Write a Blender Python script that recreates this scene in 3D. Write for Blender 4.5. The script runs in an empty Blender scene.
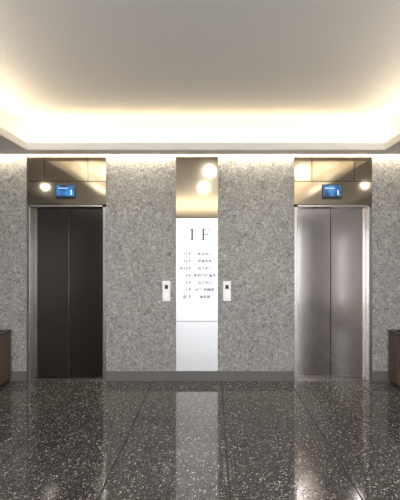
import bpy, math, random
from mathutils import Vector
random.seed(3)
S=bpy.context.scene
S.view_settings.view_transform='Standard'
S.view_settings.look='None'
S.view_settings.exposure=.15
COL=S.collection

# ---------------- helpers
def N(nt,t,**k):
    n=nt.nodes.new(t)
    for a,b in k.items():
        if a in n.inputs: n.inputs[a].default_value=b
        else: setattr(n,a,b)
    return n
def mat(name,col=(.5,.5,.5),rough=.5,metal=0,emit=None,es=0,aniso=0):
    m=bpy.data.materials.new(name); m.use_nodes=True
    b=m.node_tree.nodes['Principled BSDF']
    b.inputs['Base Color'].default_value=(*col,1)
    b.inputs['Roughness'].default_value=rough
    b.inputs['Metallic'].default_value=metal
    if emit:
        b.inputs['Emission Color'].default_value=(*emit,1)
        b.inputs['Emission Strength'].default_value=es
    return m
def ramp(nt,fac,stops,interp='LINEAR'):
    r=nt.nodes.new('ShaderNodeValToRGB'); r.color_ramp.interpolation=interp
    e=r.color_ramp.elements
    while len(e)<len(stops): e.new(.5)
    for i,(p,c) in enumerate(stops):
        e[i].position=p; e[i].color=(*c,1) if len(c)==3 else c
    nt.links.new(fac,r.inputs[0]); return r
def box_geo(vs,fs,ms,x0,x1,y0,y1,z0,z1,mi=0):
    b=len(vs)
    vs+=[(x0,y0,z0),(x1,y0,z0),(x1,y1,z0),(x0,y1,z0),(x0,y0,z1),(x1,y0,z1),(x1,y1,z1),(x0,y1,z1)]
    for f in [(0,3,2,1),(4,5,6,7),(0,1,5,4),(1,2,6,5),(2,3,7,6),(3,0,4,7)]:
        fs.append(tuple(b+i for i in f)); ms.append(mi)
def boxes(name,lst,mats,parent=None,bevel=0):
    vs,fs,ms=[],[],[]
    for b in lst: box_geo(vs,fs,ms,*b)
    me=bpy.data.meshes.new(name); me.from_pydata(vs,[],fs)
    for m in (mats if isinstance(mats,list) else [mats]): me.materials.append(m)
    for p,i in zip(me.polygons,ms): p.material_index=i
    o=bpy.data.objects.new(name,me); COL.objects.link(o)
    if parent: o.parent=parent
    if bevel:
        md=o.modifiers.new('bev','BEVEL'); md.width=bevel; md.segments=2; md.limit_method='ANGLE'
    return o
def cyl(name,c,r,h,axis,m,parent=None,r2=None,seg=32):
    # axis 'z' or 'y'
    vs,fs=[],[]
    r2=r if r2 is None else r2
    for k,(rr,t) in enumerate(((r,-h/2),(r2,h/2))):
        for i in range(seg):
            a=2*math.pi*i/seg; u,v=rr*math.cos(a),rr*math.sin(a)
            vs.append((c[0]+u,c[1]+v,c[2]+t) if axis=='z' else (c[0]+u,c[1]+t,c[2]+v))
    for i in range(seg): fs.append((i,(i+1)%seg,seg+(i+1)%seg,seg+i))
    fs.append(tuple(range(seg))[::-1]); fs.append(tuple(range(seg,2*seg)))
    me=bpy.data.meshes.new(name); me.from_pydata(vs,[],fs); me.materials.append(m)
    o=bpy.data.objects.new(name,me); COL.objects.link(o)
    if parent: o.parent=parent
    return o
def empty(name):
    o=bpy.data.objects.new(name,None); COL.objects.link(o); return o
def text(name,s,x,z,y,size,m,parent,align='LEFT'):
    cu=bpy.data.curves.new(name,'FONT'); cu.body=s; cu.size=size; cu.align_x=align
    cu.extrude=.0006; cu.offset=.0011; cu.materials.append(m)
    o=bpy.data.objects.new(name,cu); COL.objects.link(o)
    o.location=(x,y,z); o.rotation_euler=(math.pi/2,0,0); o.parent=parent
    return o
def area(name,loc,rot,sx,sy,p,col,parent=None):
    l=bpy.data.lights.new(name,'AREA'); l.shape='RECTANGLE'; l.size=sx; l.size_y=sy
    l.energy=p; l.color=col
    o=bpy.data.objects.new(name,l); COL.objects.link(o); o.location=loc; o.rotation_euler=rot
    if parent: o.parent=parent
    return o

# ---------------- materials
# stone wall
def stone_mat():
    m=mat('wall_stone',rough=.42); nt=m.node_tree; L=nt.links; b=nt.nodes['Principled BSDF']
    tc=N(nt,'ShaderNodeTexCoord')
    n1=N(nt,'ShaderNodeTexNoise',Scale=15.0,Detail=9.0,Roughness=.74,Distortion=2.0)
    n2=N(nt,'ShaderNodeTexNoise',Scale=1.6,Detail=3.0)
    n3=N(nt,'ShaderNodeTexNoise',Scale=70.0,Detail=4.0,Roughness=.7)
    for n in (n1,n2,n3): L.new(tc.outputs['Object'],n.inputs['Vector'])
    r=ramp(nt,n1.outputs['Fac'],[(.34,(.10,.098,.094)),(.45,(.245,.24,.233)),(.52,(.325,.318,.309)),(.66,(.54,.53,.515))])
    r2=ramp(nt,n2.outputs['Fac'],[(.3,(.95,.95,.95)),(.7,(1.03,1.03,1.02))])
    r3=ramp(nt,n3.outputs['Fac'],[(.35,(.66,.66,.66)),(.65,(1.26,1.26,1.26))])
    a=N(nt,'ShaderNodeMixRGB',blend_type='MULTIPLY'); a.inputs[0].default_value=1
    c=N(nt,'ShaderNodeMixRGB',blend_type='MULTIPLY'); c.inputs[0].default_value=1
    L.new(r.outputs[0],a.inputs[1]); L.new(r2.outputs[0],a.inputs[2])
    L.new(a.outputs[0],c.inputs[1]); L.new(r3.outputs[0],c.inputs[2])
    L.new(c.outputs[0],b.inputs['Base Color'])
    bp=N(nt,'ShaderNodeBump',Strength=.7,Distance=.018)
    L.new(n1.outputs['Fac'],bp.inputs['Height']); L.new(bp.outputs[0],b.inputs['Normal'])
    return m
def terrazzo():
    m=mat('floor_terrazzo',rough=.065); nt=m.node_tree; L=nt.links; b=nt.nodes['Principled BSDF']
    tc=N(nt,'ShaderNodeTexCoord')
    wn=N(nt,'ShaderNodeTexNoise',Scale=55.0,Detail=2.0); L.new(tc.outputs['Object'],wn.inputs['Vector'])
    mx=N(nt,'ShaderNodeMixRGB',blend_type='ADD'); mx.inputs[0].default_value=.012
    L.new(tc.outputs['Object'],mx.inputs[1]); L.new(wn.outputs['Color'],mx.inputs[2])
    last=None
    base=N(nt,'ShaderNodeTexNoise',Scale=3.0,Detail=4.0); L.new(tc.outputs['Object'],base.inputs['Vector'])
    br=ramp(nt,base.outputs['Fac'],[(.3,(.022,.021,.021)),(.7,(.036,.034,.033))])
    last=br.outputs[0]
    for sc,thr,cols in ((110,.30,[(.0,(.05,.048,.046)),(.5,(.12,.115,.11)),(.8,(.24,.23,.21)),(.95,(.38,.36,.34))]),
                    (56,.34,[(.0,(.07,.065,.062)),(.5,(.15,.14,.13)),(.75,(.30,.28,.26)),(.90,(.50,.48,.45))])):
        v=N(nt,'ShaderNodeTexVoronoi',Scale=float(sc),Randomness=1.0); v.voronoi_dimensions='2D'; v.distance='MINKOWSKI'
        v.inputs['Exponent'].default_value=1.3
        L.new(mx.outputs[0],v.inputs['Vector'])
        sp=N(nt,'ShaderNodeSeparateColor'); L.new(v.outputs['Color'],sp.inputs[0])
        mr=N(nt,'ShaderNodeMapRange'); L.new(sp.outputs[0],mr.inputs[0])
        mr.inputs[1].default_value=thr-.2; mr.inputs[2].default_value=1; mr.inputs[3].default_value=0.02; mr.inputs[4].default_value=.50
        lt=N(nt,'ShaderNodeMath',operation='LESS_THAN'); L.new(v.outputs['Distance'],lt.inputs[0]); L.new(mr.outputs[0],lt.inputs[1])
        cr=ramp(nt,sp.outputs[1],cols,'CONSTANT')
        mm=N(nt,'ShaderNodeMixRGB'); L.new(lt.outputs[0],mm.inputs[0]); L.new(last,mm.inputs[1]); L.new(cr.outputs[0],mm.inputs[2])
        last=mm.outputs[0]
    L.new(last,b.inputs['Base Color'])
    return m
def brushed(name,col,rough,bump=.0,vert=True,var=.25):
    m=mat(name,col,rough,1); nt=m.node_tree; L=nt.links; b=nt.nodes['Principled BSDF']
    tc=N(nt,'ShaderNodeTexCoord'); mp=N(nt,'ShaderNodeMapping')
    mp.inputs['Scale'].default_value=(220,220,1.5) if vert else (1.5,220,220)
    n=N(nt,'ShaderNodeTexNoise',Scale=1.0,Detail=3.0)
    L.new(tc.outputs['Object'],mp.inputs[0]); L.new(mp.outputs[0],n.inputs['Vector'])
    mr=N(nt,'ShaderNodeMapRange'); L.new(n.outputs['Fac'],mr.inputs[0])
    mr.inputs[3].default_value=rough*(1-var); mr.inputs[4].default_value=rough*(1+var)
    L.new(mr.outputs[0],b.inputs['Roughness'])
    r=ramp(nt,n.outputs['Fac'],[(.3,tuple(c*(1-var*.2) for c in col)),(.7,tuple(min(1,c*(1+var*.2)) for c in col))])
    L.new(r.outputs[0],b.inputs['Base Color'])
    return m
def wood():
    m=mat('walnut_wood',rough=.45); nt=m.node_tree; L=nt.links; b=nt.nodes['Principled BSDF']
    tc=N(nt,'ShaderNodeTexCoord'); mp=N(nt,'ShaderNodeMapping'); mp.inputs['Scale'].default_value=(30,30,2)
    n=N(nt,'ShaderNodeTexNoise',Scale=1.0,Detail=5.0,Distortion=.6)
    L.new(tc.outputs['Object'],mp.inputs[0]); L.new(mp.outputs[0],n.inputs['Vector'])
    r=ramp(nt,n.outputs['Fac'],[(.3,(.035,.024,.017)),(.7,(.10,.068,.048))]); L.new(r.outputs[0],b.inputs['Base Color'])
    return m
STONE=stone_mat(); TERR=terrazzo()
WHITE=mat('ceiling_paint',(.86,.855,.845),.8)
PLASTER=mat('far_wall_paint',(.24,.215,.20),.6)
DARKW=mat('dark_wall_panel',(.06,.053,.049),.5)
BASE=mat('baseboard_metal',(.12,.12,.118),.5,.0)
BRONZE=brushed('bronze_mirror_steel',(.54,.46,.34),.085,vert=False,var=.1)
SILVER=brushed('brushed_steel',(.70,.69,.68),.30)
PANEL=brushed('sign_steel',(.58,.58,.585),.42,var=.06)
PANEL2=brushed('sign_steel_lower',(.48,.48,.485),.36,var=.12)
DOORL=brushed('door_steel_dark_reflection',(.145,.13,.12),.15,var=.2)  # dark surroundings mirrored in the left doors, put into the steel colour
DOORR=brushed('door_steel_light_reflection',(.60,.555,.53),.13,var=.22)  # same door steel, lighter reflection put into the colour
FRAME=mat('frame_steel',(.42,.40,.39),.25,1)
BLACK=mat('black_gap',(.01,.01,.01),.5)
GROUT=mat('joint_dark',(.008,.008,.008),.5)
INK=mat('sign_ink',(.05,.05,.055),.6)
WOOD=wood()
PLASTIC=mat('white_plate',(.82,.82,.82),.3)
LED=mat('led_glow',(1,1,1),.5,0,(1,.78,.48),3)

# ---------------- room
XL,XR,YB=-3.8,3.8,-9.0
floor=boxes('floor',[(XL-.1,XR+.1,YB-.1,.35,-.1,0,0)],TERR)
js=[]
for i in range(-4,4):
    x=.30+.945*i
    js.append((x-.006,x+.006,YB,0,-.001,.0008,0))
boxes('trim_1',js,GROUT)
E=[(-2.40,-1.30),(1.31,2.39)]
ZT=3.125
boxes('wall_back',[(XL-.1,E[0][0],0,.3,0,3.7,0),(E[0][1],E[1][0],0,.3,0,3.7,0),(E[1][1],XR+.1,0,.3,0,3.7,0),
   (E[0][0],E[0][1],0,.3,ZT,3.7,0),(E[1][0],E[1][1],0,.3,ZT,3.7,0)],STONE)
boxes('wall_left',[(XL-.1,XL,YB,0,0,3.7,0)],DARKW)
wy0,wy1,wz0,wz1=-6.35,-5.65,.35,2.3
boxes('wall_right',[(XR,XR+.1,YB,wy0,0,3.7,0),(XR,XR+.1,wy1,0,0,3.7,0),(XR,XR+.1,wy0,wy1,0,wz0,0),(XR,XR+.1,wy0,wy1,wz1,3.7,0)],PLASTER)
# dark door added on the unseen right wall to vary elevator door reflections
d1=empty('added_door_1')
boxes('leaf',[(XR-.03,XR-.0005,-8.3,-7.2,0.005,2.5,0)],WOOD,d1,bevel=.003)
boxes('casing',[(XR-.045,XR-.0005,-8.38,-8.3,0.0,2.58,0),(XR-.045,XR-.0005,-7.2,-7.12,0,2.58,0),(XR-.045,XR-.0005,-8.3,-7.2,2.5,2.58,0)],mat('casing',(.1,.09,.08),.4),d1)
# front wall (behind the viewpoint) with glazing added as a bright fill source
WX0,WX1,WZ=-2.6,3.1,2.75
boxes('wall_front',[(XL-.1,WX0,YB-.1,YB,0,3.7,0),(WX1,XR+.1,YB-.1,YB,0,3.7,0),(WX0,WX1,YB-.1,YB,WZ,3.7,0)],PLASTER)
wi=empty('added_window_1')
MUL=mat('mullion',(.2,.2,.2),.4,.8)
mull=[]
for i in range(6):
    x=WX0+(WX1-WX0)*i/5; mull.append((max(WX0,x-.025),min(WX1,x+.025),YB-.08,YB-.02,0,WZ,0))
mull.append((WX0,WX1,YB-.08,YB-.02,WZ-.05,WZ,0)); mull.append((WX0,WX1,YB-.08,YB-.02,0.0,.06,0))
boxes('mullions',mull,MUL,wi)
gl=bpy.data.materials.new('glass'); gl.use_nodes=True
nt=gl.node_tree; o_=nt.nodes['Material Output']; t_=nt.nodes.new('ShaderNodeBsdfTransparent'); g_=nt.nodes.new('ShaderNodeBsdfGlossy'); g_.inputs['Roughness'].default_value=.02
mxx=nt.nodes.new('ShaderNodeMixShader'); mxx.inputs[0].default_value=.06
nt.links.new(t_.outputs[0],mxx.inputs[1]); nt.links.new(g_.outputs[0],mxx.inputs[2]); nt.links.new(mxx.outputs[0],o_.inputs[0])
boxes('pane',[(WX0,WX1,YB-.055,YB-.045,0.0,WZ,0)],gl,wi)
area('fill_light',((WX0+WX1)/2,YB-.25,WZ/2),(math.pi/2,0,0),WX1-WX0,WZ,205,(.97,.98,1),wi)  # fill light added outside the glazing
w2=empty('added_window_2')  # unseen window added for a bright streak in the right elevator doors
boxes('sash',[(XR+.02,XR+.08,wy0,wy0+.04,wz0,wz1,0),(XR+.02,XR+.08,wy1-.04,wy1,wz0,wz1,0),(XR+.02,XR+.08,wy0,wy1,wz0,wz0+.04,0),(XR+.02,XR+.08,wy0,wy1,wz1-.04,wz1,0)],MUL,w2)
boxes('pane',[(XR+.045,XR+.055,wy0,wy1,wz0,wz1,0)],gl,w2)
boxes('baseboard_back',[(XL,E[0][0]-.002,-.012,0,0,.14,0),(E[0][1]+.002,E[1][0]-.002,-.012,0,0,.14,0),(E[1][1]+.002,XR,-.012,0,0,.14,0)],BASE,bevel=.002)

# ceiling tray
TX0,TX1,TY0,TY1=-2.25,2.43,-8.0,-.36   # lip rectangle
CB=.35; ZS=3.125; ZC=3.6
cl=[]
cl.append((XL-.1,XR+.1,YB-.1,-.0,ZC,ZC+.1,0))        # upper slab
cl.append((XL,XR,TY1,-.10,ZS,ZS+.03,0))
cl.append((XL,TX0,YB,TY1,ZS,ZS+.03,0))
cl.append((TX1,XR,YB,TY1,ZS,ZS+.03,0))
cl.append((TX0,TX1,YB,TY0,ZS,ZS+.03,0))
h=.095; zu=ZS+.03
cl.append((TX0-.02,TX1+.02,TY1,TY1+.02,zu,ZS+h,0))
cl.append((TX0-.02,TX1+.02,TY0-.02,TY0,zu,ZS+h,0))
cl.append((TX0-.02,TX0,TY0,TY1,zu,ZS+h,0))
cl.append((TX1,TX1+.02,TY0,TY1,zu,ZS+h,0))
cl.append((XL,XR,-.12,-.10,zu,ZC,0))
cl.append((TX0-CB-.02,TX0-CB,TY0-CB,-.12,zu,ZC,0))
cl.append((TX1+CB,TX1+CB+.02,TY0-CB,-.12,zu,ZC,0))
cl.append((TX0-CB,TX1+CB,TY0-CB-.02,TY0-CB,zu,ZC,0))
boxes('ceiling',cl,WHITE)

# cove LED strips (tilted towards the room centre)
WARM=(1,.74,.40)
cove=empty('cove_light')
zz=ZS+.045
boxes('led_tape',[(TX0-.2,TX1+.2,-.275,-.255,zz-.012,zz,0),(TX0-.2,TX1+.2,TY0-.12,TY0-.10,zz-.012,zz,0),
   (TX0-.12,TX0-.10,TY0,TY1,zz-.012,zz,0),(TX1+.10,TX1+.12,TY0,TY1,zz-.012,zz,0)],LED,cove)
LX=TX1-TX0+.4; LY=TY1-TY0
T=math.radians(48)
area('cove_strip_1',((TX0+TX1)/2,-.25,zz+.045),(math.pi-T,0,0),LX,.05,12,WARM,cove)
area('cove_strip_2',((TX0+TX1)/2,TY0-.11,zz+.045),(math.pi+T,0,0),LX,.05,27,(1,.88,.68),cove)
area('cove_strip_3',(TX0-.11,(TY0+TY1)/2,zz+.045),(0,math.pi+T,0),.05,LY,24,(1,.82,.56),cove)
area('cove_strip_4',(TX1+.11,(TY0+TY1)/2,zz+.045),(0,math.pi-T,0),.05,LY,24,(1,.82,.56),cove)
# wall washer in slot
ww=empty('wall_washer_light')
boxes('channel',[(XL+.05,XR-.05,-.098,-.06,ZS+.12,ZS+.14,0)],mat('alu',(.7,.7,.7),.4,1),ww)
area('wash_strip',(0,-.065,ZS+.11),(0,0,0),7.4,.03,66,(1,.87,.66),ww)

# downlights
def downlight(i,x,y,z,p,r=.075):
    e=empty('downlight'); e.location=(0,0,0)
    vs,fs=[],[]; seg=32
    prof=[(r*1.25,0),(r*1.22,-.008),(r*1.02,-.008),(r*.95,-.002)]
    for rr,dz in prof:
        for k in range(seg):
            a=2*math.pi*k/seg; vs.append((x+rr*math.cos(a),y+rr*math.sin(a),z+dz))
    for j in range(len(prof)-1):
        for k in range(seg):
            fs.append((j*seg+k,j*seg+(k+1)%seg,(j+1)*seg+(k+1)%seg,(j+1)*seg+k))
    me=bpy.data.meshes.new('trim_ring'); me.from_pydata(vs,[],fs); me.materials.append(PLASTIC)
    o=bpy.data.objects.new('trim_ring',me); COL.objects.link(o); o.parent=e
    cyl('lens',(x,y,z-.003),r*.97,.003,'z',LENS,e)
    l=bpy.data.lights.new('beam','SPOT'); l.energy=p; l.spot_size=math.radians(178); l.spot_blend=.6; l.shadow_soft_size=.06; l.color=(1,.975,.94)
    o=bpy.data.objects.new('beam',l); COL.objects.link(o); o.location=(x,y,z-.03); o.parent=e
LENS=mat('downlight_lens',(1,1,1),.4,0,(1,.95,.86),8)
for i,(x,y,z,p) in enumerate([(.12,-3.3,ZC,110),(-.05,-5.6,ZC,110),(-2.0,-3.4,ZC,140),(2.1,-3.4,ZC,140),
                           (-3.1,-2.5,ZS,16),(3.1,-2.3,ZS,16)]):
    downlight(i,x,y,z,p)

# ---------------- elevators
SCR=bpy.data.materials.new('lcd_screen'); SCR.use_nodes=True
nt=SCR.node_tree; b=nt.nodes['Principled BSDF']; tc=N(nt,'ShaderNodeTexCoord')
n=N(nt,'ShaderNodeTexNoise',Scale=9.0,Detail=1.0); nt.links.new(tc.outputs['Object'],n.inputs['Vector'])
r=ramp(nt,n.outputs['Fac'],[(.35,(.003,.03,.11)),(.5,(.01,.12,.38)),(.72,(.04,.28,.65))])
b.inputs['Base Color'].default_value=(.01,.02,.04,1); nt.links.new(r.outputs[0],b.inputs['Emission Color']); b.inputs['Emission Strength'].default_value=.9
b.inputs['Roughness'].default_value=.3
SCW=mat('lcd_glyph',(.8,.9,1),.4,0,(.55,.8,1),.9)
SCK=mat('lcd_dark_glyph',(.005,.01,.03),.3)

ZH=2.417
def elevator(x0,x1,door):
    e=empty('elevator')
    f=.045; R=.15
    boxes('frame',[(x0,x0+f,-.012,R,0,ZH+.0,0),(x1-f,x1,-.012,R,0,ZH,0),(x0+f,x1-f,-.012,R,ZH,ZH+.03,0)],FRAME,e,bevel=.003)
    zm=2.775; g=.006; zb=ZH+.034
    boxes('header_lower_panel',[(x0+.002,x1-.002,-.012,.05,zb,zm-g,0)],BRONZE,e,bevel=.002)
    a,b_=x0+.245,x1-.25
    boxes('header_upper_panels',[(x0+.002,a-g/2,-.012,.05,zm,ZT-.003,0),(a+g/2,b_-g/2,-.012,.05,zm,ZT-.003,0),(b_+g/2,x1-.002,-.012,.05,zm,ZT-.003,0)],BRONZE,e,bevel=.002)
    boxes('header_core',[(x0+.002,x1-.002,.05,.29,ZH+.03,ZT-.003,0)],BLACK,e)
    xm=(x0+x1)/2
    boxes('door_leaf_1',[(x0+f,xm-.0035,R-.035,R,.012,ZH,0)],door,e,bevel=.003)
    boxes('door_leaf_2',[(xm+.0035,x1-f,R-.035,R,.012,ZH,0)],door,e,bevel=.003)
    boxes('shaft_back',[(x0+.002,x1-.002,R+.01,.29,0.002,ZH+.03,0)],BLACK,e)
    boxes('sill',[(x0+f,x1-f,.0,R+.01,.0,.010,0)]+[(x0+f,x1-f,yy,yy+.006,.010,.0115,0) for yy in (.02,.045,.07,.095)],FRAME,e)
    cx=xm-.005 if x0<0 else xm-.02
    cz=2.625
    boxes('display_bezel',[(cx-.135,cx+.135,-.030,-.011,cz-.10,cz+.10,0)],BLACK,e,bevel=.004)
    boxes('display_screen',[(cx-.124,cx+.124,-.032,-.0295,cz-.088,cz+.088,0)],SCR,e)
    text('display_digit','1',cx+.055,cz-.045,-.0335,.10,SCW,e)
    boxes('display_lines',[(cx-.10,cx+.03,-.0335,-.0322,cz+.045,cz+.052,0)],SCW,e)
    boxes('display_footer',[(cx-.124,cx+.124,-.0335,-.0322,cz-.088,cz-.062,0)],SCK,e)
    return e
elevator(*E[0],DOORL)
elevator(*E[1],DOORR)

# ---------------- centre sign
sg=empty('floor_directory_sign')
px0,px1=-.33,.253
boxes('upper_bronze_panel',[(px0,px1,-.022,-.0005,2.266,ZT-.003,0)],BRONZE,sg,bevel=.002)
boxes('middle_panel',[(px0,px1,-.022,-.0005,.835,2.260,0)],PANEL,sg,bevel=.002)
boxes('lower_panel',[(px0,px1,-.022,-.0005,.142,.829,0)],PANEL2,sg,bevel=.002)
Y=-.0235
ya,yb=-.0236,-.0222
z0,z1=1.955,2.115
x=-.105
boxes('floor_number',[(x-.011,x+.011,ya,yb,z0,z1,0),(x-.030,x+.030,ya,yb,z0,z0+.009,0),(x-.030,x-.011,ya,yb,z1-.022,z1-.012,0)],INK,sg)
x=.05
boxes('floor_letter',[(x-.011,x+.011,ya,yb,z0,z1,0),(x-.030,x+.028,ya,yb,z0,z0+.009,0),(x-.030,x+.092,ya,yb,z1-.010,z1,0),
   (x+.084,x+.092,ya,yb,z1-.04,z1-.010,0),(x+.011,x+.066,ya,yb,z0+.077,z0+.087,0),(x+.059,x+.066,ya,yb,z0+.062,z0+.102,0)],INK,sg)
rows=[('11 F','会议中心'),('10 F','健身会所'),('4-10 F','商务办公'),('3 F','多功能厅 宴会'),('2 F','商务中心'),('1 F','大堂 咖啡吧'),('B1 F','停车场')]
for i,(a,c) in enumerate(rows):
    z=1.745-.099*i
    text('row_floor_%d'%i,a,-.12,z,Y,.060,INK,sg,'RIGHT')
    text('row_name_%d'%i,c,.07,z,Y,.050,INK,sg,'CENTER')

# call stations
def call(x):
    e=empty('elevator_call_panel')
    z=1.25
    boxes('plate',[(x-.055,x+.055,-.018,-.0005,z-.14,z+.14,0)],PLASTIC,e,bevel=.006)
    boxes('indicator_window',[(x-.022,x+.022,-.0195,-.0175,z+.03,z+.085,0)],BLACK,e)
    for k,dz in enumerate((-.03,-.085)):
        cyl('button_ring_%d'%k,(x,-.020,z+dz),.021,.005,'y',FRAME,e)
        cyl('button_%d'%k,(x,-.0225,z+dz),.016,.004,'y',PLASTIC,e)
call(-.462); call(.378)

# ---------------- bins
def bin_(x0,x1):
    e=empty('trash_bin')
    y0,y1=-.36,-.04; zt=.72
    boxes('plinth',[(x0+.02,x1-.02,y0+.02,y1-.02,0,.04,0)],BLACK,e)
    n=8; w=(x1-x0)/n
    sl=[(x0+i*w+.003,x0+(i+1)*w-.003,y0,y0+.02,.04,zt-.03,0) for i in range(n)]
    m=6; d=(y1-y0-.0)/m
    for xx in (x0,x1-.02):
        sl+=[(xx,xx+.02,y0+.021+i*(d-.006)+.002,y0+.021+(i+1)*(d-.006)-.002,.04,zt-.03,0) for i in range(m)]
    boxes('wood_slats',sl,WOOD,e,bevel=.002)
    boxes('inner_liner',[(x0+.022,x1-.022,y0+.022,y1-.022,.04,zt-.05,0)],BLACK,e)
    t=.07
    boxes('top_rim',[(x0-.005,x1+.005,y0-.005,y0+t,zt-.03,zt,0),(x0-.005,x1+.005,y1-t,y1,zt-.03,zt,0),
        (x0-.005,x0+t,y0+t,y1-t,zt-.03,zt,0),(x1-t,x1+.005,y0+t,y1-t,zt-.03,zt,0)],DARKM,e,bevel=.003)
DARKM=mat('bin_dark_metal',(.06,.055,.05),.35,.8)
bin_(-3.05,-2.60); bin_(2.60,3.05)

# ---------------- camera
c=bpy.data.cameras.new('camera'); co=bpy.data.objects.new('camera',c); COL.objects.link(co)
co.location=(.17,-6,1.75); co.rotation_euler=(math.pi/2,0,0)
c.sensor_fit='AUTO'; c.sensor_width=36; c.lens=36*432/500
c.shift_x=-.024; c.shift_y=.01; c.clip_start=.05
S.camera=co
w=bpy.data.worlds.new('world'); S.world=w; w.use_nodes=True
w.node_tree.nodes['Background'].inputs[0].default_value=(.92,.95,1,1)
w.node_tree.nodes['Background'].inputs[1].default_value=1.7
